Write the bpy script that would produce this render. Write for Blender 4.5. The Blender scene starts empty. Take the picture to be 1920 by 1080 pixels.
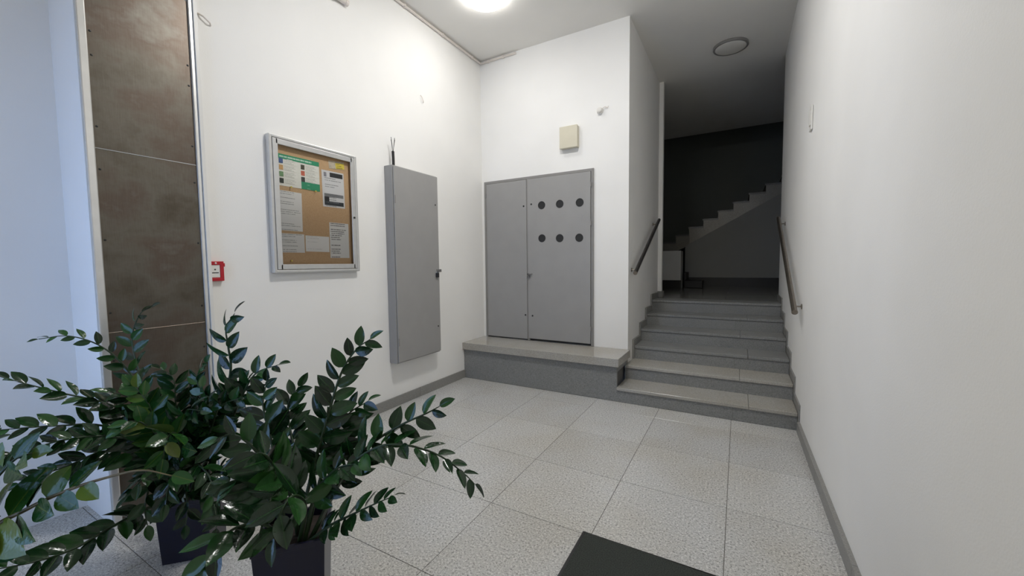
import bpy, bmesh, math, random
from mathutils import Vector, Matrix

# ------------------------------------------------------------------ camera, sky, exposure
SC = bpy.context.scene
COL = SC.collection
PI = math.pi
yaw, pitch, roll = -0.5171, -0.0611, -0.0117
fwd = Vector((math.sin(yaw) * math.cos(pitch), math.cos(yaw) * math.cos(pitch), math.sin(pitch)))
right0 = Vector((math.cos(yaw), -math.sin(yaw), 0))
up0 = right0.cross(fwd)
cam_r = right0 * math.cos(roll) + up0 * math.sin(roll)
cam_u = -right0 * math.sin(roll) + up0 * math.cos(roll)
cam_data = bpy.data.cameras.new('camera')
cam_data.sensor_width = 36.0
cam_data.lens = 748.32 / 1920 * 36.0
cam_data.clip_start = 0.02
cam = bpy.data.objects.new('camera', cam_data)
COL.objects.link(cam)
m3 = Matrix((cam_r, cam_u, -fwd)).transposed()
cam.matrix_world = Matrix.Translation((0, 0, 1.40)) @ m3.to_4x4()
SC.camera = cam

WORLD_STRENGTH = 3.3          # blue hour daylight outside the entrance
LAMP_STRENGTH = 23.0          # the lit ceiling dome
ADDED_FILL = 5.1               # added fill dome out of view, relative to the lit dome
world = bpy.data.worlds.new('dusk_sky')
SC.world = world
world.use_nodes = True
bg = world.node_tree.nodes['Background']
bg.inputs['Color'].default_value = (0.36, 0.56, 1.0, 1)
bg.inputs['Strength'].default_value = WORLD_STRENGTH

vs = SC.view_settings
vs.view_transform = 'Standard'
vs.look = 'None'
vs.gamma = 1.0
vs.use_curve_mapping = False
vs.exposure = 0.0
SC.cycles.use_denoising = True
SC.cycles.max_bounces = 12
SC.cycles.diffuse_bounces = 8

# ------------------------------------------------------------------ materials
def lin(r, g, b):
    f = lambda c: (c / 255 / 12.92) if c / 255 <= 0.04045 else ((c / 255 + 0.055) / 1.055) ** 2.4
    return (f(r), f(g), f(b), 1.0)

def base_mat(name, col, rough=0.5, metal=0.0, spec=0.5):
    m = bpy.data.materials.new(name)
    m.use_nodes = True
    p = m.node_tree.nodes['Principled BSDF']
    p.inputs['Base Color'].default_value = col
    p.inputs['Roughness'].default_value = rough
    p.inputs['Metallic'].default_value = metal
    p.inputs['Specular IOR Level'].default_value = spec
    return m, m.node_tree, p

def pos_node(nt, scale=(1, 1, 1)):
    g = nt.nodes.new('ShaderNodeNewGeometry')
    mp = nt.nodes.new('ShaderNodeMapping')
    mp.inputs['Scale'].default_value = scale
    nt.links.new(g.outputs['Position'], mp.inputs['Vector'])
    return mp.outputs['Vector']

def noise(nt, vec, scale, detail=2.0, rough=0.5):
    n = nt.nodes.new('ShaderNodeTexNoise')
    n.inputs['Scale'].default_value = scale
    n.inputs['Detail'].default_value = detail
    n.inputs['Roughness'].default_value = rough
    nt.links.new(vec, n.inputs['Vector'])
    return n.outputs['Fac']

def ramp(nt, fac, stops):
    r = nt.nodes.new('ShaderNodeValToRGB')
    e = r.color_ramp.elements
    while len(e) < len(stops):
        e.new(0.5)
    for el, (p, c) in zip(e, stops):
        el.position = p
        el.color = c
    nt.links.new(fac, r.inputs['Fac'])
    return r.outputs['Color']

def mix(nt, fac, a, b, mode='MIX'):
    x = nt.nodes.new('ShaderNodeMix')
    x.data_type = 'RGBA'
    x.blend_type = mode
    for s, v in ((0, fac), (6, a), (7, b)):
        if isinstance(v, (int, float)):
            x.inputs[s].default_value = v
        elif isinstance(v, tuple):
            x.inputs[s].default_value = v
        else:
            nt.links.new(v, x.inputs[s])
    return x.outputs[2]

def mth(nt, op, a, b=None, c=None):
    x = nt.nodes.new('ShaderNodeMath')
    x.operation = op
    for i, v in enumerate((a, b, c)):
        if v is None:
            continue
        if isinstance(v, (int, float)):
            x.inputs[i].default_value = v
        else:
            nt.links.new(v, x.inputs[i])
    return x.outputs[0]

def bump(nt, p, h, strength, dist):
    b = nt.nodes.new('ShaderNodeBump')
    b.inputs['Strength'].default_value = strength
    b.inputs['Distance'].default_value = dist
    nt.links.new(h, b.inputs['Height'])
    nt.links.new(b.outputs['Normal'], p.inputs['Normal'])

def plaster(name, col, k=0.03):
    m, nt, p = base_mat(name, col, 0.75, 0, 0.25)
    v = pos_node(nt)
    n = noise(nt, v, 1.1, 4)
    d = tuple(c * (1 - k * 2) for c in col[:3]) + (1,)
    nt.links.new(ramp(nt, n, [(0.3, d), (0.65, col)]), p.inputs['Base Color'])
    bump(nt, p, noise(nt, v, 140, 3), 0.12, 0.003)
    return m

def granite(name, dark, mid, light, rough, tint=None, sc=95):
    m, nt, p = base_mat(name, mid, rough, 0, 0.5)
    v = pos_node(nt)
    n = noise(nt, v, sc, 3, 0.65)
    c = ramp(nt, n, [(0.36, dark), (0.45, mid), (0.55, mid), (0.63, light)])
    n2 = noise(nt, v, sc * 3.1, 1, 0.5)
    c = mix(nt, 0.35, c, ramp(nt, n2, [(0.36, dark), (0.6, light)]))
    if tint:
        st = ramp(nt, noise(nt, v, 1.3, 3), [(0.42, (0, 0, 0, 1)), (0.62, (1, 1, 1, 1))])
        c = mix(nt, mth(nt, 'MULTIPLY', st, 0.35), c, tint, 'MULTIPLY')
    oi = nt.nodes.new('ShaderNodeObjectInfo')
    f = mth(nt, 'MULTIPLY_ADD', oi.outputs['Random'], 0.10, 0.93)
    cc = nt.nodes.new('ShaderNodeCombineColor')
    for i in range(3):
        nt.links.new(f, cc.inputs[i])
    c = mix(nt, 1.0, c, cc.outputs[0], 'MULTIPLY')
    nt.links.new(c, p.inputs['Base Color'])
    rr = mth(nt, 'MULTIPLY_ADD', noise(nt, v, 9, 3), 0.12, rough - 0.06)
    nt.links.new(rr, p.inputs['Roughness'])
    return m

def paint(name, col, rough=0.45, k=0.06, metal=0.0, sc=6):
    m, nt, p = base_mat(name, col, rough, metal)
    n = noise(nt, pos_node(nt), sc, 4)
    d = tuple(c * (1 - k) for c in col[:3]) + (1,)
    nt.links.new(ramp(nt, n, [(0.35, d), (0.65, col)]), p.inputs['Base Color'])
    return m

M = {}
M['wall'] = plaster('white_wall_paint', lin(237, 236, 233))
M['ceiling'] = plaster('white_ceiling_paint', lin(229, 227, 222))
M['dark_wall'] = plaster('dark_stairwell_plaster', lin(120, 124, 120))  # one even grey, darker than the lobby walls
M['shaded_wall'] = plaster('shaded_stairwell_wall', lin(158, 158, 154))  # white wall greyed: shade below the upper flight put into its colour
M['grout'] = paint('dark_grout', lin(104, 101, 96), 0.9)
M['tile'] = granite('grey_granite_floor', lin(94, 94, 93), lin(186, 186, 184), lin(230, 230, 228), 0.22, lin(232, 222, 200))
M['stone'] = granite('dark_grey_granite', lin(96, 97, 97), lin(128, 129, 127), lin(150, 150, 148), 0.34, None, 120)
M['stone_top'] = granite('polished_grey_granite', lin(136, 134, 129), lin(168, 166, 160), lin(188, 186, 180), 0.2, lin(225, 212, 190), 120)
M['skirting'] = granite('skirting_granite', lin(110, 110, 107), lin(138, 137, 133), lin(155, 154, 150), 0.4, None, 150)
M['landing'] = granite('landing_granite', lin(96, 96, 94), lin(120, 120, 117), lin(140, 140, 136), 0.16, None, 120)
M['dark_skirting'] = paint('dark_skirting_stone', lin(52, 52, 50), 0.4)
M['grey_paint'] = paint('grey_cabinet_paint', lin(152, 151, 149), 0.42, 0.04)
M['grey_frame'] = paint('grey_frame_paint', lin(136, 134, 131), 0.42, 0.04)
M['alu'] = paint('satin_aluminium', lin(208, 208, 206), 0.34, 0.05, 0.55, 20)
M['strip'] = paint('bright_aluminium_strip', lin(225, 224, 220), 0.28, 0.06, 0.75, 14)
M['chrome'] = paint('worn_chrome', lin(170, 168, 165), 0.25, 0.1, 1.0, 30)
M['rail'] = paint('brushed_rail_steel', lin(150, 142, 132), 0.3, 0.12, 0.95, 30)
M['dark_rail'] = paint('dark_rail_cover', lin(52, 50, 49), 0.3, 0.1, 0.2, 30)
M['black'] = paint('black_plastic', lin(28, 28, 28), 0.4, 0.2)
M['vent'] = paint('vent_mesh_black', lin(40, 41, 42), 0.7, 0.4, 0, 400)
M['white_plastic'] = paint('white_plastic', lin(226, 224, 218), 0.4, 0.04)
M['beige_plastic'] = paint('beige_plastic', lin(206, 200, 180), 0.45, 0.05)
M['conduit'] = paint('white_conduit', lin(222, 214, 206), 0.4, 0.05)
M['red'] = paint('red_call_point', lin(176, 18, 34), 0.35, 0.1)
M['copper'] = paint('wire_ends', lin(90, 88, 84), 0.5, 0.3, 0.3)
M['pot'] = paint('navy_glazed_pot', lin(14, 16, 42), 0.3, 0.15)
M['soil'] = paint('dark_soil', lin(44, 34, 28), 0.95, 0.5, 0, 60)
M['mat'] = None
M['yellow'] = paint('yellow_pin', lin(214, 196, 90), 0.4)
M['stem'] = paint('green_stem', lin(40, 62, 34), 0.45, 0.4, 0, 18)
M['stem_brown'] = paint('browning_stem', lin(104, 92, 58), 0.5, 0.4, 0, 12)

def make_mat():
    m, nt, p = base_mat('ribbed_mat_fibre', lin(58, 62, 58), 0.95, 0, 0.15)
    v = pos_node(nt)
    n = noise(nt, v, 220, 2)
    nt.links.new(ramp(nt, n, [(0.3, lin(40, 43, 40)), (0.7, lin(70, 74, 70))]), p.inputs['Base Color'])
    bump(nt, p, n, 0.8, 0.004)
    return m
M['mat'] = make_mat()

def make_steel():
    m, nt, p = base_mat('smudged_stainless_sheet', lin(140, 134, 124), 0.36, 0.9)
    v = pos_node(nt)
    smear = noise(nt, pos_node(nt, (1, 1.6, 2.2)), 1.6, 5, 0.6)
    grain = noise(nt, pos_node(nt, (1, 60, 2)), 8, 2)
    c = ramp(nt, smear, [(0.32, lin(84, 77, 66)), (0.48, lin(106, 101, 92)), (0.6, lin(97, 86, 77)), (0.72, lin(118, 114, 106))])
    c = mix(nt, 0.12, c, ramp(nt, grain, [(0.3, lin(74, 69, 62)), (0.7, lin(134, 130, 124))]))
    nt.links.new(c, p.inputs['Base Color'])
    nt.links.new(mth(nt, 'MULTIPLY_ADD', smear, 0.25, 0.26), p.inputs['Roughness'])
    bump(nt, p, noise(nt, v, 3.0, 2), 0.12, 0.02)
    return m
M['steel'] = make_steel()

def make_cork():
    m, nt, p = base_mat('brown_cork', lin(160, 118, 78), 0.9, 0, 0.2)
    v = pos_node(nt)
    c = ramp(nt, noise(nt, v, 260, 3), [(0.3, lin(180, 146, 108)), (0.5, lin(198, 166, 128)), (0.7, lin(208, 178, 142))])
    nt.links.new(c, p.inputs['Base Color'])
    return m
M['cork'] = make_cork()

def make_leaf(name, c0, c1, c2, coat=0.25):
    m, nt, p = base_mat(name, c1, 0.2, 0, 0.35)
    oi = nt.nodes.new('ShaderNodeObjectInfo')
    c = ramp(nt, oi.outputs['Random'], [(0.0, c0), (0.6, c1), (1.0, c2)])
    g = nt.nodes.new('ShaderNodeTexCoord')
    sp = nt.nodes.new('ShaderNodeSeparateXYZ')
    nt.links.new(g.outputs['Object'], sp.inputs[0])
    rib = mth(nt, 'LESS_THAN', mth(nt, 'ABSOLUTE', sp.outputs[0]), 0.014)
    c = mix(nt, mth(nt, 'MULTIPLY', rib, 0.5), c, c2)
    nt.links.new(c, p.inputs['Base Color'])
    p.inputs['Coat Weight'].default_value = coat
    p.inputs['Coat Roughness'].default_value = 0.07
    bump(nt, p, noise(nt, pos_node(nt), 38, 2), 0.45, 0.006)
    return m
M['leaf'] = make_leaf('dark_glossy_leaf', lin(12, 34, 16), lin(24, 56, 27), lin(44, 84, 38))
M['leaf_light'] = make_leaf('lighter_green_leaf', lin(20, 56, 26), lin(36, 78, 32), lin(92, 108, 36), 0.05)

def emit(name, col, s):
    m = bpy.data.materials.new(name)
    m.use_nodes = True
    nt = m.node_tree
    nt.nodes.clear()
    e = nt.nodes.new('ShaderNodeEmission')
    e.inputs['Color'].default_value = col
    e.inputs['Strength'].default_value = s
    o = nt.nodes.new('ShaderNodeOutputMaterial')
    nt.links.new(e.outputs[0], o.inputs[0])
    return m
M['lamp_glow'] = emit('lit_opal_dome', (1.0, 0.975, 0.94, 1), LAMP_STRENGTH)
M['fill_glow'] = emit('added_fill_dome', (1.0, 0.985, 0.965, 1), LAMP_STRENGTH * ADDED_FILL)
M['opal'] = paint('unlit_opal_glass', lin(226, 224, 218), 0.4)

def glass(name, gloss=0.06):
    m = bpy.data.materials.new(name)
    m.use_nodes = True
    nt = m.node_tree
    nt.nodes.clear()
    t = nt.nodes.new('ShaderNodeBsdfTransparent')
    g = nt.nodes.new('ShaderNodeBsdfGlossy')
    g.inputs['Roughness'].default_value = 0.03
    x = nt.nodes.new('ShaderNodeMixShader')
    fr = nt.nodes.new('ShaderNodeFresnel')
    fr.inputs['IOR'].default_value = 1.3
    nt.links.new(fr.outputs[0], x.inputs[0])
    nt.links.new(t.outputs[0], x.inputs[1])
    nt.links.new(g.outputs[0], x.inputs[2])
    o = nt.nodes.new('ShaderNodeOutputMaterial')
    nt.links.new(x.outputs[0], o.inputs[0])
    return m
M['glass'] = glass('clear_glass')

def print_mat(name, paper, ink, rows, blank=0.35, dens=0.42, margin=0.07, seed=0.0, strength=0.75):
    """Paper with rows of small, unreadable print, laid out in UV space."""
    m, nt, p = base_mat(name, paper, 0.7, 0, 0.2)
    tc = nt.nodes.new('ShaderNodeTexCoord')
    sp = nt.nodes.new('ShaderNodeSeparateXYZ')
    nt.links.new(tc.outputs['UV'], sp.inputs[0])
    u, v = sp.outputs[0], sp.outputs[1]
    vr = mth(nt, 'MULTIPLY', v, rows)
    row = mth(nt, 'FLOOR', vr)
    fr = mth(nt, 'FRACT', vr)
    line = mth(nt, 'LESS_THAN', mth(nt, 'ABSOLUTE', mth(nt, 'SUBTRACT', fr, 0.5)), dens / 2)
    def white(a):
        w = nt.nodes.new('ShaderNodeTexWhiteNoise')
        w.noise_dimensions = '1D'
        nt.links.new(a, w.inputs['W'])
        return w.outputs['Value']
    r1 = white(mth(nt, 'ADD', row, 3.3 + seed))
    r2 = white(mth(nt, 'ADD', row, 77.7 + seed))
    has = mth(nt, 'GREATER_THAN', r1, blank)
    end = mth(nt, 'MULTIPLY_ADD', r2, 0.5, 0.5 - margin)
    inside = mth(nt, 'MULTIPLY', mth(nt, 'GREATER_THAN', u, margin), mth(nt, 'LESS_THAN', u, end))
    cv = nt.nodes.new('ShaderNodeCombineXYZ')
    nt.links.new(mth(nt, 'MULTIPLY', u, 46.0), cv.inputs[0])
    nt.links.new(mth(nt, 'MULTIPLY', row, 5.7), cv.inputs[1])
    word = mth(nt, 'GREATER_THAN', noise(nt, cv.outputs[0], 1.0, 1), 0.42)
    a = mth(nt, 'MULTIPLY', mth(nt, 'MULTIPLY', line, has), mth(nt, 'MULTIPLY', inside, word))
    a = mth(nt, 'MULTIPLY', a, strength)
    nt.links.new(mix(nt, a, paper, ink), p.inputs['Base Color'])
    return m
PAPER = lin(226, 226, 224)
INK = lin(70, 72, 76)

# ------------------------------------------------------------------ geometry helpers
def link(name, bm, mat, parent=None, smooth=False, loc=None):
    me = bpy.data.meshes.new(name)
    bm.normal_update()
    bm.to_mesh(me)
    bm.free()
    if smooth:
        for p in me.polygons:
            p.use_smooth = True
    if mat:
        me.materials.append(mat)
    o = bpy.data.objects.new(name, me)
    COL.objects.link(o)
    if parent:
        o.parent = parent
    if loc:
        o.location = loc
    return o

def tag(o, label=None, cat=None, group=None, kind=None):
    for k, v in (('label', label), ('category', cat), ('group', group), ('kind', kind)):
        if v:
            o[k] = v
    return o

def thing(name, loc, label, cat, group=None):
    o = bpy.data.objects.new(name, None)
    o.empty_display_size = 0.05
    o.location = loc
    COL.objects.link(o)
    return tag(o, label, cat, group)

def struct(o):
    o['kind'] = 'structure'
    return o

def holder(name):
    o = bpy.data.objects.new(name, None)
    COL.objects.link(o)
    return struct(o)

def box(bm, x0, x1, y0, y1, z0, z1, bev=0.0, seg=1):
    r = bmesh.ops.create_cube(bm, size=1.0)
    vs_ = r['verts']
    for v in vs_:
        v.co = Vector((x0 + (v.co.x + .5) * (x1 - x0), y0 + (v.co.y + .5) * (y1 - y0), z0 + (v.co.z + .5) * (z1 - z0)))
    if bev > 0:
        es = list({e for v in vs_ for e in v.link_edges})
        bmesh.ops.bevel(bm, geom=es, offset=bev, segments=seg, affect='EDGES', profile=0.5)
    return bm

def bx(*a, **k):
    return box(bmesh.new(), *a, **k)

def prism(bm, pts, axis, a0, a1):
    """Extrude a polygon given in the two other axes (in x,y,z order) from a0 to a1 along axis."""
    def mk(p, a):
        q = [0, 0, 0]
        o_ = [i for i in range(3) if i != axis]
        q[o_[0]], q[o_[1]] = p
        q[axis] = a
        return bm.verts.new(q)
    A = [mk(p, a0) for p in pts]
    B = [mk(p, a1) for p in pts]
    n = len(pts)
    bm.faces.new(A)
    bm.faces.new(list(reversed(B)))
    for i in range(n):
        bm.faces.new((A[i], A[(i + 1) % n], B[(i + 1) % n], B[i]))
    bmesh.ops.recalc_face_normals(bm, faces=bm.faces[:])
    return bm

def tube(bm, pts, rad, n=10, cap=True):
    pts = [Vector(p) for p in pts]
    rs = rad if isinstance(rad, (list, tuple)) else [rad] * len(pts)
    rings = []
    ref = None
    for i, p in enumerate(pts):
        t = (pts[min(i + 1, len(pts) - 1)] - pts[max(i - 1, 0)]).normalized()
        if ref is None:
            ref = Vector((0, 0, 1)) if abs(t.z) < 0.9 else Vector((1, 0, 0))
        s = t.cross(ref).normalized()
        ref = s.cross(t).normalized()
        rings.append([bm.verts.new(p + (s * math.cos(a) + ref * math.sin(a)) * rs[i]) for a in [2 * PI * k / n for k in range(n)]])
    for a, b in zip(rings, rings[1:]):
        for k in range(n):
            bm.faces.new((a[k], a[(k + 1) % n], b[(k + 1) % n], b[k]))
    if cap:
        bm.faces.new(list(reversed(rings[0])))
        bm.faces.new(rings[-1])
    bmesh.ops.recalc_face_normals(bm, faces=bm.faces[:])
    return bm

def lathe(bm, prof, n=40, axis='z', origin=(0, 0, 0), closed=True):
    """prof: (radius, height) list, spun round the axis."""
    O_ = Vector(origin)
    def P(r, h, a):
        c, s = r * math.cos(a), r * math.sin(a)
        return O_ + (Vector((c, s, h)) if axis == 'z' else Vector((h, c, s)) if axis == 'x' else Vector((c, h, s)))
    rings = []
    for r, h in prof:
        rings.append([bm.verts.new(P(r, h, 0))] if r < 1e-6 else [bm.verts.new(P(r, h, 2 * PI * k / n)) for k in range(n)])
    for a, b in zip(rings, rings[1:]):
        for k in range(n):
            k2 = (k + 1) % n
            if len(a) == 1 and len(b) == 1:
                continue
            if len(a) == 1:
                bm.faces.new((a[0], b[k2], b[k]))
            elif len(b) == 1:
                bm.faces.new((a[k], a[k2], b[0]))
            else:
                bm.faces.new((a[k], a[k2], b[k2], b[k]))
    if closed:
        if len(rings[0]) > 1:
            bm.faces.new(rings[0])
        if len(rings[-1]) > 1:
            bm.faces.new(rings[-1])
    bmesh.ops.recalc_face_normals(bm, faces=bm.faces[:])
    return bm

def cyl(bm, c, axis, r, h0, h1, n=20):
    return lathe(bm, [(r, h0), (r, h1)], n, axis, c)

def spline(pts, sub=6):
    P = [Vector(p) for p in pts]
    P = [P[0] * 2 - P[1]] + P + [P[-1] * 2 - P[-2]]
    out = []
    for i in range(1, len(P) - 2):
        a, b, c, d = P[i - 1], P[i], P[i + 1], P[i + 2]
        for k in range(sub):
            t = k / sub
            out.append(0.5 * ((2 * b) + (c - a) * t + (2 * a - 5 * b + 4 * c - d) * t * t + (3 * b - a - 3 * c + d) * t ** 3))
    out.append(P[-2])
    return out

# ------------------------------------------------------------------ room dimensions
XL, XR, YB, YF, H = -2.936, 0.457, 4.403, 3.945, 3.978
XC = -1.046                       # left side of the stair passage
RISE, RUN, NSTEP = 0.147, 0.351, 6
ZL = RISE * NSTEP                 # landing level
YE = 6.30                         # where the passage opens on to the landing
YS = 9.20                         # face of the second flight
XREC, YREC = -3.33, 0.735         # recessed stretch of the left wall near the entrance
YFRONT = -0.75                    # entrance wall behind the camera

# floor -------------------------------------------------------------
floor = struct(link('floor', bx(XREC - .2, XR + .3, YFRONT - .2, YF + .05, -0.12, -0.003), M['grout']))
TX, TY, TX0, TY0, GAP = 0.602, 0.594, -1.236, 2.496, 0.003
tile_src = None
for i in range(-4, 4):
    for j in range(-7, 4):
        x0, x1 = TX0 + (i - 1) * TX, TX0 + i * TX
        y0, y1 = TY0 + (j - 1) * TY, TY0 + j * TY
        x0, x1 = max(x0, XREC), min(x1, XR + .02)
        y0, y1 = max(y0, YFRONT), min(y1, YF)
        if x1 - x0 < .02 or y1 - y0 < .02:
            continue
        if x1 < XL + .001 and y0 > YREC:
            continue
        full = abs(x1 - x0 - TX) < 1e-6 and abs(y1 - y0 - TY) < 1e-6
        if full and tile_src:
            t = tile_src.copy()
            COL.objects.link(t)
            t.location = (x0, y0, 0)
        else:
            t = link('tile', bx(0, x1 - x0 - GAP, 0, y1 - y0 - GAP, -0.014, 0.0, bev=0.0008), M['tile'], floor, loc=(x0, y0, 0))
            if full:
                tile_src = t

# walls -------------------------------------------------------------
struct(link('wall_left', bx(XL - .4, XL, YREC, YB + .25, -0.1, H + .1), M['wall']))
struct(link('wall_left_recess', bx(XREC - .2, XREC, YFRONT - .2, YREC, -0.1, H + .1), M['wall']))
struct(link('wall_back', bx(XL - .2, XC, YB, YB + .18, -0.1, H + .1), M['wall']))
struct(link('wall_passage_left', bx(XC - .18, XC, YB + .18, YE - .08, -0.1, H + .1), M['wall']))
struct(link('trim_1', bx(XC - .18, XC + .055, YE - .08, YE, ZL, H), M['wall']))
bm = bmesh.new()
prism(bm, [(XR + .035, YFRONT - .2), (XR, YF), (XR, YE - .06), (XR + .02, YE - .015), (XR + .06, YE), (XR + .25, YE), (XR + .25, YFRONT - .2)], 2, -0.1, H + .1)
struct(link('wall_right', bm, M['wall']))
# entrance wall with a glazed door on its left
DX0, DX1, DZ = -2.95, -1.80, 2.7
bm = bmesh.new()
box(bm, XREC - .2, DX0, YFRONT - .15, YFRONT, -.1, H + .1)
box(bm, DX1, XR + .25, YFRONT - .15, YFRONT, -.1, H + .1)
box(bm, DX0, DX1, YFRONT - .15, YFRONT, DZ, H + .1)
struct(link('wall_front', bm, M['wall']))
entr = holder('door_1')
bm = bmesh.new()
for x0, x1, z0, z1 in ((DX0, DX0 + .05, 0, DZ), (DX1 - .05, DX1, 0, DZ), ((DX0 + DX1) / 2 - .03, (DX0 + DX1) / 2 + .03, .05, DZ - .05), (DX0 + .05, DX1 - .05, DZ - .05, DZ), (DX0 + .05, DX1 - .05, 0, .05)):
    box(bm, x0, x1, YFRONT - .1, YFRONT - .04, z0, z1)
link('door_frame', bm, M['alu'], entr)
for x0, x1 in ((DX0 + .05, (DX0 + DX1) / 2 - .03), ((DX0 + DX1) / 2 + .03, DX1 - .05)):
    bm = bmesh.new()
    v = [bm.verts.new(q) for q in ((x0, YFRONT - .07, .05), (x1, YFRONT - .07, .05), (x1, YFRONT - .07, DZ - .05), (x0, YFRONT - .07, DZ - .05))]
    bm.faces.new(v)
    link('pane', bm, M['glass'], entr)

# stairwell behind the passage, closed and unlit
bm = bmesh.new()
box(bm, -3.4, XC - .18, YE - .2, YE - .08, ZL - .1, H + .1)
box(bm, -3.5, -3.3, YE - .2, 10.6, ZL - .1, 7.2)
struct(link('wall_landing_left', bm, M['wall']))
bm = bmesh.new()
box(bm, XR + .25, 3.0, YE - .2, YE, ZL - .1, H + .1)
box(bm, 2.9, 3.1, YE, 10.6, ZL - .1, 7.2)
struct(link('wall_landing_right', bm, M['wall']))
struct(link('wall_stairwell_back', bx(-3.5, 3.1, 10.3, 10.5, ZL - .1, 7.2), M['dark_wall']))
bm = bmesh.new()
box(bm, -3.6, 0.75, YFRONT - .2, YE, H, H + .2)
box(bm, -3.5, 3.1, YE, YS - .1, H, H + .2)
struct(link('ceiling', bm, M['ceiling']))
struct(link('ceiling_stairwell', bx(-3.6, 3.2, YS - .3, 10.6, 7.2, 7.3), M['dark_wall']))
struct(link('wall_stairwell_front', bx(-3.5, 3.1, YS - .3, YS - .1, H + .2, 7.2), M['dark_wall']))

# staircase ---------------------------------------------------------
stairs = holder('staircase')
rnd = random.Random(4)
XS1 = XR - .012
for k in range(NSTEP):
    xs0 = XC if k < 2 else XC + .02
    y = YF + RUN * k
    z = RISE * (k + 1)
    cut = XR - .48 if k % 2 == 0 else XR - .62 - .05 * (k % 3)
    for a, b in ((xs0, cut), (cut, XS1)):
        link('riser', bx(a, b - .002, y, y + .02, z - RISE, z - .03), M['stone'], stairs)
    if k < NSTEP - 1:
        cut2 = XR - .36 - .07 * (k % 2)
        for a, b in ((xs0, cut2), (cut2, XS1)):
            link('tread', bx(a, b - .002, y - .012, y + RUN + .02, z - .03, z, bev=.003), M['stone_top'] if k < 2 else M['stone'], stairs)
    else:
        link('tread', bx(xs0, XS1, y - .012, y + .33, z - .03, z, bev=.003), M['stone'], stairs)
    # stepped skirting on both walls
    for side in (0, 1):
        if side == 0 and k < 2:
            continue
        if side == 1:
            x0, x1 = XR - .012, XR
        else:
            x0, x1 = XC, XC + .02
        ya, yb = y - .035, y + RUN - .035
        if k == NSTEP - 1:
            yb = YE - .085 if side == 0 else YE - .06
        pts = [(ya, z - RISE), (yb, z - RISE), (yb, z + .075), (ya, z + .075)]
        bm = prism(bmesh.new(), pts, 0, x0, x1)
        link('stepped_skirting', bm, M['skirting'], stairs)
bm = bmesh.new()
for k in range(NSTEP):
    box(bm, XC + .001, XR + .01, YF + RUN * k + .02, YE if k == 5 else YF + RUN * (k + 1) + .02, -.05, RISE * (k + 1) - .031)
link('stair_core', bm, M['grout'], stairs)

# landing -----------------------------------------------------------
landing = struct(link('floor_landing', bx(-3.5, 3.1, YF + RUN * 5 + .02, 10.4, ZL - .2, ZL - .032), M['grout']))
lsrc = None
for i in range(5):
    for j in range(6):
        x0, y0 = -1.95 + i * .6, YF + RUN * 5 + .322 + j * .6
        x1, y1 = x0 + .597, y0 + .597
        if y0 > 9.2:
            continue
        if y0 < YE and (x0 < XC + .02 or x1 > XS1):
            x0, x1 = max(x0, XC + .02), min(x1, XS1)
            if x1 - x0 < .05:
                continue
            link('tile', bx(x0, x1, y0, y1, ZL - .03, ZL), M['landing'], landing)
            continue
        if lsrc is None:
            lsrc = link('tile', bx(0, .597, 0, .597, -.03, 0), M['landing'], landing, loc=(x0, y0, ZL))
        else:
            t = lsrc.copy()
            COL.objects.link(t)
            t.location = (x0, y0, ZL)

# skirting ----------------------------------------------------------
bb = holder('baseboard_left')
for a, b in ((1.26, 2.2), (2.2, 3.14), (3.14, YF)):
    link('skirting_piece', bx(XL, XL + .014, a, b - .002, 0, .098, bev=.002), M['skirting'], bb)
bb = holder('baseboard_right')
ys = [YFRONT, .35, 1.25, 2.15, 3.05, YF - .035]
for a, b in zip(ys, ys[1:]):
    xa, xb = XR + .035 * (YF - a) / (YF - YFRONT), XR + .035 * (YF - b) / (YF - YFRONT)
    bm = prism(bmesh.new(), [(xa - .022, a), (xb - .022, b - .002), (xb, b - .002), (xa, a)], 2, 0, .085)
    link('skirting_piece', bm, M['skirting'], bb)
bb = holder('baseboard_back')
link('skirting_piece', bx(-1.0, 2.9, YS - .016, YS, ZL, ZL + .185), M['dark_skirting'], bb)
link('skirting_piece', bx(XC - .02, XC + .075, YE - .1, YE + .02, ZL, ZL + .085), M['skirting'], bb)

# second flight -----------------------------------------------------
fl = holder('upper_staircase')
R2, U2 = 0.2700, 0.1505
noses = [(-.943 + R2 * (k - 1), 1.976 + U2 * k) for k in range(-6, 13)]
for x, z in noses:
    if x > 2.8 or z > 4.3:
        continue
    yy = YS if x > -1.0 else YS + .12
    link('tread', bx(x, x + R2 + .02, yy - .012, 10.3, z - .035, z), M['stone'], fl)
    link('riser', bx(x + .015, x + .035, yy, 10.3, z - U2, z - .035), M['stone'], fl)
    # the end of the step, tiled on the open side
    lo = lambda xx: 1.721 + (xx + 1.017) * .566
    pts = [(x + .015, max(lo(x) , ZL)), (x + R2 + .015, max(lo(x + R2), ZL)), (x + R2 + .015, z - .035), (x + .015, z - .035)]
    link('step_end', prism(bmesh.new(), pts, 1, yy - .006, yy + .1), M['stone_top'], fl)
pts = [(-1.0, ZL), (2.8, ZL), (2.8, 1.721 + 3.817 * .566), (-1.0, 1.721 + .017 * .566)]
struct(link('wall_under_stairs', prism(bmesh.new(), pts, 1, YS, YS + .1), M['shaded_wall']))
pier = struct(link('wall_pier', bx(-1.6, -.975, 8.3, 8.62, ZL, 1.61), M['wall']))
link('skirting_piece', bx(-1.61, -.965, 8.285, 8.3, ZL, 1.04), M['dark_skirting'], pier)

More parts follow.
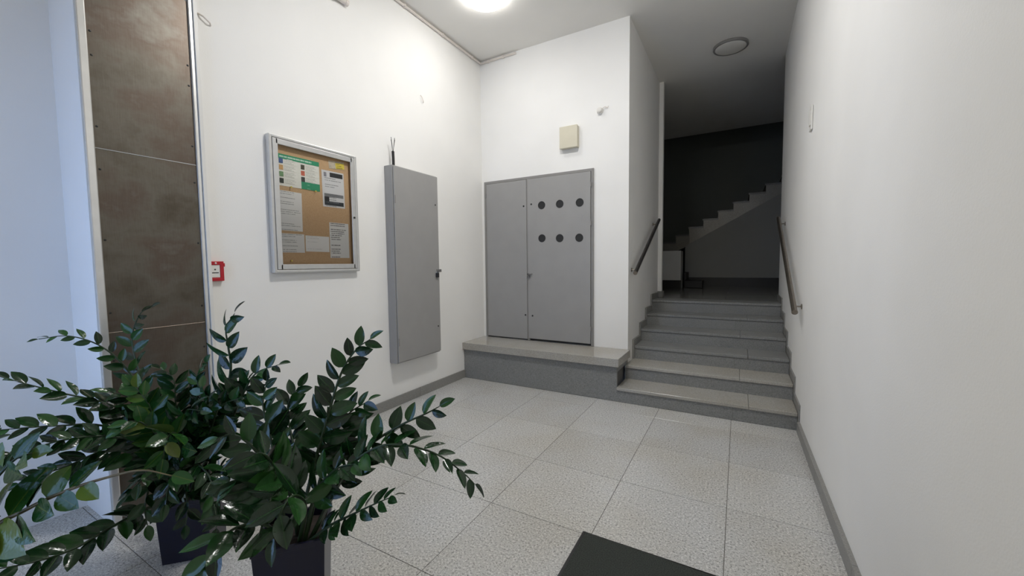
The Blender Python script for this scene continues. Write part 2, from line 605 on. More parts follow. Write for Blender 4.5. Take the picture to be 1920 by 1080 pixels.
# ------------------------------------------------------------------ stone ledge under the cupboard
ZT = .441
led = thing('stone_ledge', (-2.0, YF, 0), 'grey granite ledge with polished top slab below the double doored cupboard', 'ledge')
def on(o, parent):
    """Parent o (built in world coordinates) under parent without moving it."""
    o.parent = parent
    o.location = Vector(o.location) - parent.location
    return o
on(link('front_slab', bx(XL + .001, XC, YF, YF + .03, 0.001, ZT - .085), M['stone']), led)
on(link('end_slab', bx(XC - .03, XC - .0005, YF + .03, YB - .001, RISE * 2 + .001, ZT - .085), M['stone']), led)
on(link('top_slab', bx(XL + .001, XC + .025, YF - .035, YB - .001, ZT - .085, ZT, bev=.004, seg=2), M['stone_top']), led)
on(link('filling', bx(XL + .01, XC - .03, YF + .03, YB - .005, 0.001, ZT - .085), M['grout']), led)

# ------------------------------------------------------------------ double doored cupboard in the back wall
cup = thing('meter_cupboard', (-2.16, YB, ZT), 'wide grey two leaf cupboard with six round vents set in the end wall', 'cupboard')
CX0, CX1, CXM, CZ0, CZ1 = -2.888, -1.430, -2.258, ZT + .002, 2.452
bm = bmesh.new()
FW = .028
box(bm, CX0, CX0 + FW, YB - .022, YB - .0005, CZ0, CZ1)
box(bm, CX1 - FW, CX1, YB - .022, YB - .0005, CZ0, CZ1)
box(bm, CX0 + FW, CX1 - FW, YB - .022, YB - .0005, CZ1 - FW, CZ1)
box(bm, CXM - .014, CXM + .014, YB - .022, YB - .0005, CZ0, CZ1 - FW)
on(link('frame', bm, M['grey_frame']), cup)
bm = bx(CX0 + FW, CX1 - FW, YB - .004, YB - .0005, CZ0, CZ1 - FW)
on(link('back_panel', bm, M['black']), cup)
dl = on(link('door', bx(CX0 + FW + .004, CXM - .017, YB - .027, YB - .008, CZ0 + .016, CZ1 - FW - .004, bev=.002), M['grey_paint']), cup)
dr = on(link('door', bx(CXM + .002, CX1 - FW - .004, YB - .031, YB - .008, CZ0 + .028, CZ1 - FW - .004, bev=.002), M['grey_paint']), cup)
def sub(o, part, root):
    o.parent = part
    return o
def reloc(o, root):
    o.location = -Vector(root.location)
    return o
def child(name, bm, mat, part, root, smooth=False):
    """A sub-part: part already sits at -root.location, so its frame is the world frame."""
    o = link(name, bm, mat, part, smooth)
    return o
for vx, vz in ((-2.066, 2.092), (-1.833, 2.088), (-1.588, 2.084), (-2.064, 1.699), (-1.835, 1.691), (-1.594, 1.686)):
    bm = lathe(bmesh.new(), [(.047, 0), (.047, -.003), (.043, -.003), (.041, -.0008), (0, -.0008)], 28, 'y', (vx, YB - .031, vz))
    child('vent', bm, M['vent'], dr, cup, False)
for d_, pts in ((dl, ((-2.312, 2.10), (-2.30, .76))), (dr, ((-2.205, 2.115), (-2.20, .755)))):
    for sx, sz in pts:
        child('screw', lathe(bmesh.new(), [(.011, 0), (.010, -.003), (0, -.004)], 12, 'y', (sx, YB - (.027 if d_ is dl else .031), sz)), M['black'], d_, cup)
bm = box(bmesh.new(), -2.262, -2.196, YB - .052, YB - .0315, 1.262, 1.276, bev=.003)
box(bm, -2.262, -2.245, YB - .052, YB - .0225, 1.258, 1.279, bev=.002)
child('latch', bm, M['chrome'], dr, cup)
child('lock_cylinder', cyl(bmesh.new(), (-2.24, YB - .031, 1.235), 'y', .014, 0, -.022, 16), M['chrome'], dr, cup)
for hz in (.62, 2.25, 1.82, .9):
    child('hinge', tube(bmesh.new(), [(CX1 - FW + .003, YB - .032, hz), (CX1 - FW + .003, YB - .032, hz + .05)], .006, 8), M['grey_frame'], dr, cup)
    child('hinge', tube(bmesh.new(), [(CX0 + FW - .003, YB - .028, hz), (CX0 + FW - .003, YB - .028, hz + .05)], .006, 8), M['grey_frame'], dl, cup)

# ------------------------------------------------------------------ tall grey cabinet on the left wall
cab = thing('wall_cabinet', (XL, 3.05, .45), 'tall narrow grey metal cabinet hung on the left wall', 'cabinet')
Y0, Y1, Z0, Z1, XD = 2.741, 3.372, .449, 2.336, XL + .118
bm = bx(XL + .0005, XD - .016, Y0, Y1, Z0, Z1, bev=.003)
on(link('body', bm, M['grey_paint']), cab)
cd = on(link('door', bx(XD - .013, XD, Y0 + .006, Y1 - .002, Z0 + .012, Z1 - .008, bev=.003), M['grey_paint']), cab)
child('hasp', bx(XD - .004, XD + .012, Y1 - .05, Y1 + .022, 1.318, 1.348, bev=.003), M['chrome'], cd, cab)
bm = bx(XD + .002, XD + .024, Y1 - .068, Y1 - .03, 1.262, 1.31, bev=.006, seg=2)
child('padlock_body', bm, M['black'], cd, cab)
sh = [(XD + .013, Y1 - .049 + .013 * math.cos(a), 1.308 + .03 * math.sin(a)) for a in [PI * k / 10 for k in range(11)]]
child('padlock_shackle', tube(bmesh.new(), sh, .0035, 8), M['chrome'], cd, cab)
for sy, sz in ((Y1 - .045, 2.03), (Y1 - .04, .735)):
    child('screw', lathe(bmesh.new(), [(.009, 0), (.008, .003), (0, .004)], 12, 'x', (XD, sy, sz)), M['black'], cd, cab)
for hz in (1.98, .62):
    child('hinge', bx(XD - .002, XD + .004, Y0 + .008, Y0 + .022, hz, hz + .075, bev=.0015), M['grey_frame'], cd, cab)

# cable stub rising from that cabinet
cb = thing('cable', (XL + .06, 2.80, Z1), 'black cable end with splayed bare wires above the tall grey cabinet', 'cable')
on(link('sheath', tube(bmesh.new(), [(XL + .062, 2.803, Z1 + .001), (XL + .062, 2.803, 2.40), (XL + .060, 2.803, 2.475)], .0135, 12), M['black'], smooth=False), cb)
for k, (dy, dx, top) in enumerate(((-.028, .01, 2.60), (-.008, -.012, 2.585), (.012, .014, 2.60), (.028, 0, 2.59))):
    p = [(XL + .060, 2.803 + dy * .15, 2.47), (XL + .060 + dx * .4, 2.803 + dy * .35, 2.51), (XL + .060 + dx, 2.803 + dy, top)]
    on(link('wire', tube(bmesh.new(), spline(p, 4), .0026, 6), M['copper']), cb)

# ------------------------------------------------------------------ glazed noticeboard
nb = thing('noticeboard', (XL, 2.02, 1.34), 'glazed cork noticeboard in an aluminium frame on the left wall', 'noticeboard')
NY0, NY1, NZ0, NZ1 = 1.648, 2.392, 1.350, 2.340
XN = XL + .046
def rim(bm, y0, y1, z0, z1, w, xa, xb, bev):
    box(bm, xa, xb, y0, y0 + w, z0, z1, bev=bev, seg=2)
    box(bm, xa, xb, y1 - w, y1, z0, z1, bev=bev, seg=2)
    box(bm, xa, xb, y0 + w * .6, y1 - w * .6, z0, z0 + w, bev=bev, seg=2)
    box(bm, xa, xb, y0 + w * .6, y1 - w * .6, z1 - w, z1, bev=bev, seg=2)
    return bm
on(link('casing', rim(bmesh.new(), NY0, NY1, NZ0, NZ1, .024, XL + .0005, XN, .007), M['alu']), nb)
on(link('cork_panel', bx(XL + .0005, XL + .012, NY0 + .02, NY1 - .02, NZ0 + .02, NZ1 - .02), M['cork']), nb)
nd = on(link('door_frame', rim(bmesh.new(), NY0 + .026, NY1 - .026, NZ0 + .026, NZ1 - .026, .038, XN - .014, XN + .001, .003), M['alu']), nb)
bm = bmesh.new()
v = [bm.verts.new((XN - .006, y, z)) for y, z in ((NY0 + .055, NZ0 + .055), (NY1 - .055, NZ0 + .055), (NY1 - .055, NZ1 - .055), (NY0 + .055, NZ1 - .055))]
bm.faces.new(v)
child('pane', bm, M['glass'], nd, nb)
child('lock', cyl(bmesh.new(), (XN + .001, NY1 - .045, 1.81), 'x', .009, 0, .005, 14), M['black'], nd, nb)

def sheet(name, y0, y1, z0, z1, mat, label, cat='notice', tilt=0.0, x=XL + .0135):
    root = thing(name, (x, (y0 + y1) / 2, (z0 + z1) / 2), label, cat, 'notices on the noticeboard')
    root.rotation_euler = (tilt, 0, 0)
    w, h_ = (y1 - y0) / 2, (z1 - z0) / 2
    flat('paper', root, -w, w, -h_, h_, 0, mat)
    return root, w, h_
def flat(name, root, y0, y1, z0, z1, dx, mat):
    bm = bmesh.new()
    uv = bm.loops.layers.uv.new('UVMap')
    n = 5
    g = [[bm.verts.new((dx + .0012 * math.sin(PI * i / n) , y0 + (y1 - y0) * i / n, z0 + (z1 - z0) * j / n)) for i in range(n + 1)] for j in range(n + 1)]
    for j in range(n):
        for i in range(n):
            f = bm.faces.new((g[j][i], g[j][i + 1], g[j + 1][i + 1], g[j + 1][i]))
            for l, (a, b) in zip(f.loops, ((i, j), (i + 1, j), (i + 1, j + 1), (i, j + 1))):
                l[uv].uv = (a / n, b / n)
    return link(name, bm, mat, root, True)

green = lin(60, 150, 112)
# green poster
r, w, h_ = sheet('poster', 1.720, 2.054, 1.990, 2.220, paint('poster_paper', lin(228, 228, 220), .6, .03), 'landscape poster with green heading and coloured icons at upper left of the noticeboard', 'poster')
flat('heading', r, -w, w, h_ - .034, h_, .0012, print_mat('green_heading', green, lin(205, 230, 215), 1, 0, .34, .05, 9, .8))
flat('footer', r, .012, w, -h_, -h_ + .056, .0012, print_mat('green_footer', green, lin(170, 215, 195), 4, 0, .4, .3, 5, .5))
icons = [(-w + .012, .068 , lin(70, 100, 150)), (-w + .012, .020, lin(214, 170, 110)), (-w + .012, -.028, lin(120, 160, 115)), (-w + .012, -.076, lin(52, 60, 52)),
         (.012, .052, lin(78, 76, 60)), (.012, .006, lin(206, 104, 80)), (.012, -.040, lin(66, 68, 66))]
txt = print_mat('poster_text', lin(228, 228, 220), lin(130, 132, 130), 4, .1, .45, .02, 2, .55)
for iy, iz, c in icons:
    flat('icon', r, iy, iy + .031, iz - .020, iz + .016, .0014, paint('icon_ink', c, .6, .25, 0, 120))
    flat('text_block', r, iy + .038, iy + .14, iz - .020, iz + .016, .0012, txt)
# dark framed notice
r, w, h_ = sheet('notice', 2.076, 2.281, 1.880, 2.172, print_mat('grey_notice', lin(214, 215, 216), INK, 17, .35, .4, .12, 21, .55), 'pale notice with black bands at upper right of the noticeboard', tilt=.012)
flat('dark_band', r, -.03, w - .012, h_ - .048, h_ - .012, .0012, paint('black_ink', lin(44, 46, 48), .6, .2, 0, 90))
flat('emblem', r, -w + .018, -w + .042, h_ - .05, h_ - .016, .0012, paint('grey_emblem_ink', lin(150, 150, 158), .6, .3, 0, 120))
flat('grey_band', r, -w + .014, w - .012, -h_ + .082, -h_ + .108, .0012, print_mat('grey_band_ink', lin(128, 130, 132), lin(80, 82, 84), 3, .0, .4, .05, 3, .6))
flat('dark_band', r, -w + .014, w - .012, -h_ + .014, -h_ + .046, .0012, print_mat('dark_band_ink', lin(60, 64, 68), lin(150, 152, 154), 2, .3, .35, .1, 8, .5))
flat('dark_band', r, -w + .014, -.045, -h_ + .046, -h_ + .082, .0012, paint('black_block_ink', lin(40, 42, 44), .6, .3, 0, 90))
# torn advertisement
r, w, h_ = sheet('notice', 2.142, 2.290, 2.200, 2.262, paint('ad_paper', lin(206, 196, 176), .6, .25, 0, 40), 'small torn card with a yellow corner at top right of the noticeboard', tilt=.09)
flat('yellow_patch', r, -.012, w - .002, -h_ + .002, h_ - .014, .0012, print_mat('yellow_print', lin(218, 200, 84), lin(70, 66, 50), 3, .2, .4, .1, 4, .7))
# letters
sheet('notice', 1.702, 1.896, 1.664, 1.956, print_mat('letter_print', PAPER, INK, 20, .38, .34, .07, 31, .6), 'tall white typed letter at left of the noticeboard below the green poster', tilt=-.01)
sheet('notice', 1.703, 1.905, 1.502, 1.643, print_mat('memo_print', PAPER, INK, 10, .25, .36, .07, 44, .6), 'white typed half sheet at lower left of the noticeboard', tilt=.0)
sheet('notice', 1.914, 2.119, 1.512, 1.636, print_mat('form_print', lin(234, 234, 232), INK, 9, .25, .2, .06, 58, .38), 'white half sheet with faint ruled lines at bottom middle of the noticeboard', tilt=-.008)
sheet('notice', 2.126, 2.310, 1.464, 1.755, print_mat('rules_print', PAPER, lin(48, 50, 54), 18, .22, .46, .06, 63, .75), 'white sheet of dense black print at lower right of the noticeboard')
for k, (py, pz, l) in enumerate(((1.81, 1.987, 'pale yellow push pin at the lower left edge of the green poster'), (2.009, 1.986, 'pale yellow push pin at the lower right corner of the green poster'), (1.789, 1.440, 'lone pale push pin in bare cork at bottom left of the noticeboard'))):
    p = link('push_pin', lathe(bmesh.new(), [(.0015, 0), (.0015, .004), (.006, .005), (.0045, .012), (.007, .014), (0, .0155)], 12, 'x'), M['yellow'], None, False, loc=(XL + .0155, py, pz))
    tag(p, l, 'pin', 'pins in the noticeboard')

# ------------------------------------------------------------------ steel cladding of the pier at the left
pn = thing('steel_cladding', (XL, 1.0, 0), 'tall dull stainless steel sheet cladding with bright edge strips at left of the white wall', 'cladding')
PY0, PY1 = .742, 1.246
for a, b in ((0.001, 1.052), (1.056, 2.026), (2.030, 3.0), (3.004, H - .001)):
    on(link('sheet', bx(XL + .0005, XL + .010, PY0 + .02, PY1 - .012, a, b, bev=.001), M['steel']), pn)
for zz in (1.054, 2.028, 3.002):
    on(link('joint_strip', tube(bmesh.new(), [(XL + .010, PY0 + .03, zz), (XL + .010, PY1 - .02, zz)], .0022, 6), M['alu'] if zz > 1.5 else M['steel']), pn)
bm = bx(XL + .0005, XL + .020, PY0 - .004, PY0 + .030, 0.001, H - .001, bev=.005, seg=2)
on(link('edge_strip', bm, M['strip']), pn)
bm = bx(XL + .0005, XL + .022, PY1 - .026, PY1 - .004, 0.001, H - .001, bev=.005, seg=2)
on(link('edge_strip', bm, M['strip']), pn)
bm = bx(XL + .0005, XL + .029, PY1 - .003, PY1 + .001, 0.001, H - .001)
box(bm, XL + .028, XL + .031, PY1 - .003, PY1 + .016, 0.001, H - .001)
on(link('sealing_strip', bm, M['white_plastic']), pn)
for sy in (PY0 + .044, PY1 - .04):
    for zz in (.9, 1.16, 1.55, 1.92, 2.14, 2.5, 2.62):
        on(link('screw', lathe(bmesh.new(), [(.006, 0), (.005, .002), (0, .003)], 10, 'x', (XL + .010, sy, zz)), M['black']), pn)

# red fire alarm call point
cp_ = thing('call_point', (XL, 1.30, 1.37), 'small red call point with white centre plate at right edge of the steel cladding', 'alarm')
CY0, CY1, CZa, CZb = 1.252, 1.334, 1.310, 1.437
bm = bmesh.new()
for a, b, c, d in ((CY1 - .022, CY1, CZa, CZb), (CY0, CY1 - .018, CZa, CZa + .022), (CY0, CY1 - .018, CZb - .024, CZb)):
    box(bm, XL + .0005, XL + .027, a, b, c, d, bev=.003, seg=2)
on(link('housing', bm, M['red']), cp_)
on(link('back_plate', bx(XL + .0005, XL + .012, CY0 + .015, CY1 - .015, CZa + .015, CZb - .015), M['red']), cp_)
pl = on(link('press_plate', bx(XL + .0125, XL + .023, CY0 + .002, CY1 - .0225, CZa + .0235, CZb - .0235, bev=.001), M['white_plastic']), cp_)
child('dot', cyl(bmesh.new(), (XL + .023, CY0 + .032, 1.384), 'x', .005, 0, .001, 12), M['black'], pl, cp_)
child('arrow_bar', bx(XL + .023, XL + .0238, CY0 + .014, CY1 - .030, 1.360, 1.366), M['black'], pl, cp_)
on(link('indicator', lathe(bmesh.new(), [(.006, 0), (.005, .003), (0, .004)], 12, 'x', (XL + .027, 1.288, CZb - .012)), M['white_plastic']), cp_)
on(link('key_tab', bx(XL + .008, XL + .02, CY1, CY1 + .010, 1.402, 1.425, bev=.002), M['red']), cp_)

# ------------------------------------------------------------------ small fittings
jb = thing('junction_box', (-1.71, YB, 2.84), 'square beige junction box on the end wall above the cupboard', 'junction box')
on(link('base', bx(-1.815, -1.605, YB - .05, YB - .0005, 2.705, 2.945, bev=.004), M['beige_plastic']), jb)
on(link('lid', bx(-1.818, -1.602, YB - .072, YB - .0505, 2.702, 2.948, bev=.006, seg=2), M['beige_plastic']), jb)

sn = thing('sensor', (-1.36, YB, 3.065), 'small round white fitting with a stub wire high on the end wall', 'sensor')
on(link('body', lathe(bmesh.new(), [(.034, 0), (.034, -.02), (.026, -.05), (.014, -.056), (0, -.056)], 20, 'y', (-1.36, YB - .0005, 3.062)), M['white_plastic'], smooth=False), sn)
on(link('wire', tube(bmesh.new(), spline([(-1.335, YB - .02, 3.075), (-1.305, YB - .025, 3.09), (-1.28, YB - .012, 3.082), (-1.272, YB - .004, 3.10)], 4), .004, 6), M['conduit']), sn)

hk = tag(link('wire_hook', tube(bmesh.new(), spline([(XL + .001, 3.272, 3.17), (XL + .018, 3.272, 3.150), (XL + .022, 3.284, 3.120), (XL + .012, 3.302, 3.112), (XL + .002, 3.31, 3.105)], 5), .004, 6), M['conduit']), 'thin curved wire end poking from the left wall above the tall cabinet', 'hook')
hk2 = thing('wall_clip', (XL, 1.31, 2.94), 'thin white clip high on the left wall just beside the steel cladding', 'clip')
on(link('pin', tube(bmesh.new(), [(XL + .001, 1.275, 2.965), (XL + .02, 1.30, 2.95), (XL + .02, 1.335, 2.928), (XL + .002, 1.345, 2.922)], .005, 6), M['conduit']), hk2)

sw = thing('switch', (XR, 3.80, 2.46), 'narrow white switch plate high on the right wall above the handrail', 'switch')
on(link('plate', bx(XR - .011, XR - .0005, 3.755, 3.845, 2.375, 2.555, bev=.003), M['white_plastic']), sw)
on(link('rocker', bx(XR - .017, XR - .011, 3.775, 3.825, 2.41, 2.52, bev=.002), M['white_plastic']), sw)

# conduit with clips under the ceiling
cdt = thing('conduit', (XL, 4.3, 3.95), 'thin white clipped conduit along the top of the left wall and round the corner', 'conduit')
XCd, ZCd = XL + .017, H - .030
on(link('pipe', tube(bmesh.new(), [(XCd, 1.4, ZCd), (XCd, 2.6, ZCd), (XCd, YB - .03, ZCd), (XCd + .006, YB - .02, ZCd), (XCd + .014, YB - .015, ZCd), (-2.7, YB - .015, ZCd), (-2.405, YB - .015, ZCd)], .0125, 12), M['conduit']), cdt)
for yy in (1.7, 2.35, 3.055, 3.64, 4.2):
    on(link('clip', bx(XL + .0005, XCd + .016, yy - .012, yy + .012, ZCd - .017, ZCd + .017, bev=.004), M['conduit']), cdt)
for xx in (-2.80, -2.585):
    on(link('clip', bx(xx - .012, xx + .012, YB - .032, YB - .0005, ZCd - .017, ZCd + .017, bev=.004), M['conduit']), cdt)

stub = thing('conduit_stub', (XL, 2.3, 3.575), 'short thick white conduit end high on the left wall between cladding and lit lamp', 'conduit')
on(link('pipe', tube(bmesh.new(), [(XL + .026, 1.75, 3.60), (XL + .026, 2.355, 3.60)], .022, 14), M['conduit']), stub)
on(link('end_cap', tube(bmesh.new(), [(XL + .026, 2.345, 3.60), (XL + .026, 2.372, 3.60)], .026, 14), M['conduit']), stub)
for yy in (1.9, 2.25):
    on(link('clip', bx(XL + .0005, XL + .052, yy - .012, yy + .012, 3.572, 3.628, bev=.004), M['conduit']), stub)

# ceiling lamps
LX, LY, LR = -2.165, 3.36, .205
lm = thing('ceiling_lamp', (LX, LY, H), 'lit round opal dome lamp on the ceiling near the left wall', 'ceiling lamp')
on(link('base_ring', lathe(bmesh.new(), [(LR * .9, -.001), (LR * .98, -.001), (LR * .98, -.022), (LR * .9, -.022)], 48, 'z', (LX, LY, H)), M['white_plastic']), lm)
prof = [(LR * math.cos(t), -.022 - .05 * math.sin(t) ** .7) for t in [PI / 2 * k / 8 for k in range(9)]]
prof[-1] = (0, prof[-1][1])
on(link('dome', lathe(bmesh.new(), prof, 48, 'z', (LX, LY, H)), M['lamp_glow'], smooth=True), lm)

lm3 = thing('ceiling_lamp', (-1.12, 2.3, H), 'added fill dome on the ceiling over the middle of the lobby, out of view', 'ceiling lamp')  # added, out of view, to brighten the lobby evenly
on(link('base_ring', lathe(bmesh.new(), [(LR * .9, -.001), (LR * .98, -.001), (LR * .98, -.022), (LR * .9, -.022)], 48, 'z', (-1.12, 2.3, H)), M['white_plastic']), lm3)
prof = [(LR * math.cos(t), -.022 - .05 * math.sin(t) ** .7) for t in [PI / 2 * k / 8 for k in range(9)]]
prof[-1] = (0, prof[-1][1])
on(link('dome', lathe(bmesh.new(), prof, 48, 'z', (-1.12, 2.3, H)), M['fill_glow'], smooth=True), lm3)
lm2 = thing('ceiling_lamp', (-.14, 5.62, H), 'unlit flat round lamp on the ceiling over the stairs', 'ceiling lamp')
on(link('base_ring', lathe(bmesh.new(), [(.172, -.001), (.19, -.001), (.19, -.022), (.186, -.028), (.172, -.028)], 48, 'z', (-.14, 5.62, H)), M['grey_frame'], smooth=False), lm2)
prof = [(.173 * math.cos(t), -.022 - .022 * math.sin(t)) for t in [PI / 2 * k / 6 for k in range(7)]]
prof[-1] = (0, prof[-1][1])
on(link('dome', lathe(bmesh.new(), prof, 48, 'z', (-.14, 5.62, H)), M['opal'], smooth=True), lm2)

# handrails
hr = thing('handrail', (XR, 4.6, 1.0), 'round steel handrail on the right wall of the stairs', 'handrail', )
A, B = Vector((.397, 3.90, .985)), Vector((.397, 5.72, 1.90))
on(link('rail', tube(bmesh.new(), [A, A.lerp(B, .5), B], .021, 16), M['rail']), hr)
on(link('end_cap', tube(bmesh.new(), [A - (B - A).normalized() * .008, A + (B - A).normalized() * .004], .0225, 16), M['rail']), hr)
for t in (.06, .94):
    P_ = A.lerp(B, t)
    on(link('bracket', tube(bmesh.new(), [P_ + Vector((0, 0, -.005)), P_ + Vector((.025, 0, -.02)), (XR - .002, P_.y, P_.z - .02)], .006, 8), M['rail']), hr)
    on(link('rosette', cyl(bmesh.new(), (XR - .0005, P_.y, P_.z - .02), 'x', .022, -.006, 0, 16), M['rail']), hr)
hl = thing('handrail', (XC, 5.1, 1.3), 'dark round handrail on the left wall of the stairs', 'handrail')
A, B = Vector((-.98, 4.445, 1.285)), Vector((-.98, 5.89, 1.985))
on(link('rail', tube(bmesh.new(), [A, A.lerp(B, .5), B], .021, 16), M['dark_rail']), hl)
on(link('end_cap', tube(bmesh.new(), [A - (B - A).normalized() * .012, A + (B - A).normalized() * .006], .0225, 16), M['rail']), hl)
for t in (.07, .93):
    P_ = A.lerp(B, t)
    on(link('bracket', tube(bmesh.new(), [P_ + Vector((0, 0, -.005)), P_ + Vector((-.025, 0, -.02)), (XC + .002, P_.y, P_.z - .02)], .006, 8), M['rail']), hl)
    on(link('rosette', cyl(bmesh.new(), (XC + .0005, P_.y, P_.z - .02), 'x', .022, 0, .006, 16), M['rail']), hl)

# dark crate on the landing
cr = thing('crate', (-.77, 8.5, ZL), 'low black box with a raised end standing in the dark below the upper stairs', 'box')
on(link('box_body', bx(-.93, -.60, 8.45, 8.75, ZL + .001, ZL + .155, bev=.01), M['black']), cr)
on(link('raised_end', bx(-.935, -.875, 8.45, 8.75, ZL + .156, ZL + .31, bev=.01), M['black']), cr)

# door mat
mt = thing('doormat', (-.15, 1.4, 0), 'dark grey green fibre doormat on the granite floor', 'doormat')
on(link('pile', bx(-.665, .33, .72, 1.902, .0005, .009, bev=.003), M['mat']), mt)
bm = bmesh.new()
box(bm, -.670, .335, 1.9025, 1.912, .0005, .006)
box(bm, -.678, -.6655, .72, 1.912, .0005, .006)
on(link('rubber_edge', bm, M['black']), mt)

# ------------------------------------------------------------------ potted plants
STEMS_FRONT = [
    ([(-1.466, 0.878, 0.343), (-1.44, 0.92, 0.565), (-1.408, 0.977, 0.785), (-1.378, 1.03, 0.969), (-1.327, 1.066, 1.064), (-1.28, 1.095, 1.104)], 0.3, 11, 0.09, 0),
    ([(-1.393, 0.886, 0.359), (-1.283, 0.942, 0.596), (-1.183, 0.986, 0.728), (-1.074, 1.042, 0.809), (-0.983, 1.086, 0.857), (-0.942, 1.11, 0.882)], 0.3, 8, 0.086, 0),
    ([(-1.366, 0.879, 0.365), (-1.233, 0.917, 0.642), (-1.118, 0.955, 0.747), (-1.013, 0.993, 0.77), (-0.894, 1.036, 0.744), (-0.807, 1.07, 0.682), (-0.774, 1.086, 0.645)], 0.34, 11, 0.074, 0),
    ([(-1.365, 0.857, 0.361), (-1.245, 0.864, 0.478), (-1.146, 0.878, 0.54), (-1.067, 0.903, 0.586), (-1.0, 0.932, 0.62)], 0.28, 9, 0.066, 0),
    ([(-1.549, 0.864, 0.324), (-1.628, 0.903, 0.524), (-1.705, 0.918, 0.704), (-1.751, 0.922, 0.81), (-1.74, 0.936, 0.912)], 0.4, 7, 0.092, 0),
    ([(-1.418, 0.849, 0.357), (-1.325, 0.823, 0.545), (-1.286, 0.759, 0.63), (-1.264, 0.7, 0.605), (-1.252, 0.669, 0.549)], 0.45, 4, 0.105, 0),
    ([(-1.473, 0.841, 0.364), (-1.501, 0.819, 0.599), (-1.54, 0.761, 0.748), (-1.587, 0.715, 0.796), (-1.614, 0.674, 0.767)], 0.35, 7, 0.098, 0),
    ([(-1.461, 0.824, 0.348), (-1.443, 0.751, 0.481), (-1.432, 0.669, 0.533), (-1.437, 0.608, 0.524), (-1.446, 0.564, 0.461)], 0.3, 5, 0.105, 0),
    ([(-1.522, 0.902, 0.309), (-1.613, 0.98, 0.513), (-1.724, 1.019, 0.662), (-1.776, 1.043, 0.767), (-1.754, 1.084, 0.845)], 0.4, 8, 0.092, 0),
    ([(-1.448, 0.9, 0.336), (-1.425, 0.951, 0.554), (-1.413, 0.989, 0.671), (-1.373, 1.044, 0.79), (-1.298, 1.09, 0.85)], 0.4, 8, 0.09, 0),
    ([(-1.456, 0.872, 0.34), (-1.409, 0.822, 0.561), (-1.411, 0.763, 0.708), (-1.413, 0.73, 0.76), (-1.458, 0.693, 0.747)], 0.4, 6, 0.1, 0),
    ([(-1.401, 0.859, 0.357), (-1.333, 0.866, 0.56), (-1.25, 0.897, 0.666), (-1.158, 0.928, 0.698)], 0.4, 5, 0.088, 0),
    ([(-1.464, 0.846, 0.354), (-1.547, 0.811, 0.527), (-1.606, 0.759, 0.6), (-1.644, 0.714, 0.592)], 0.35, 6, 0.092, 0),
]
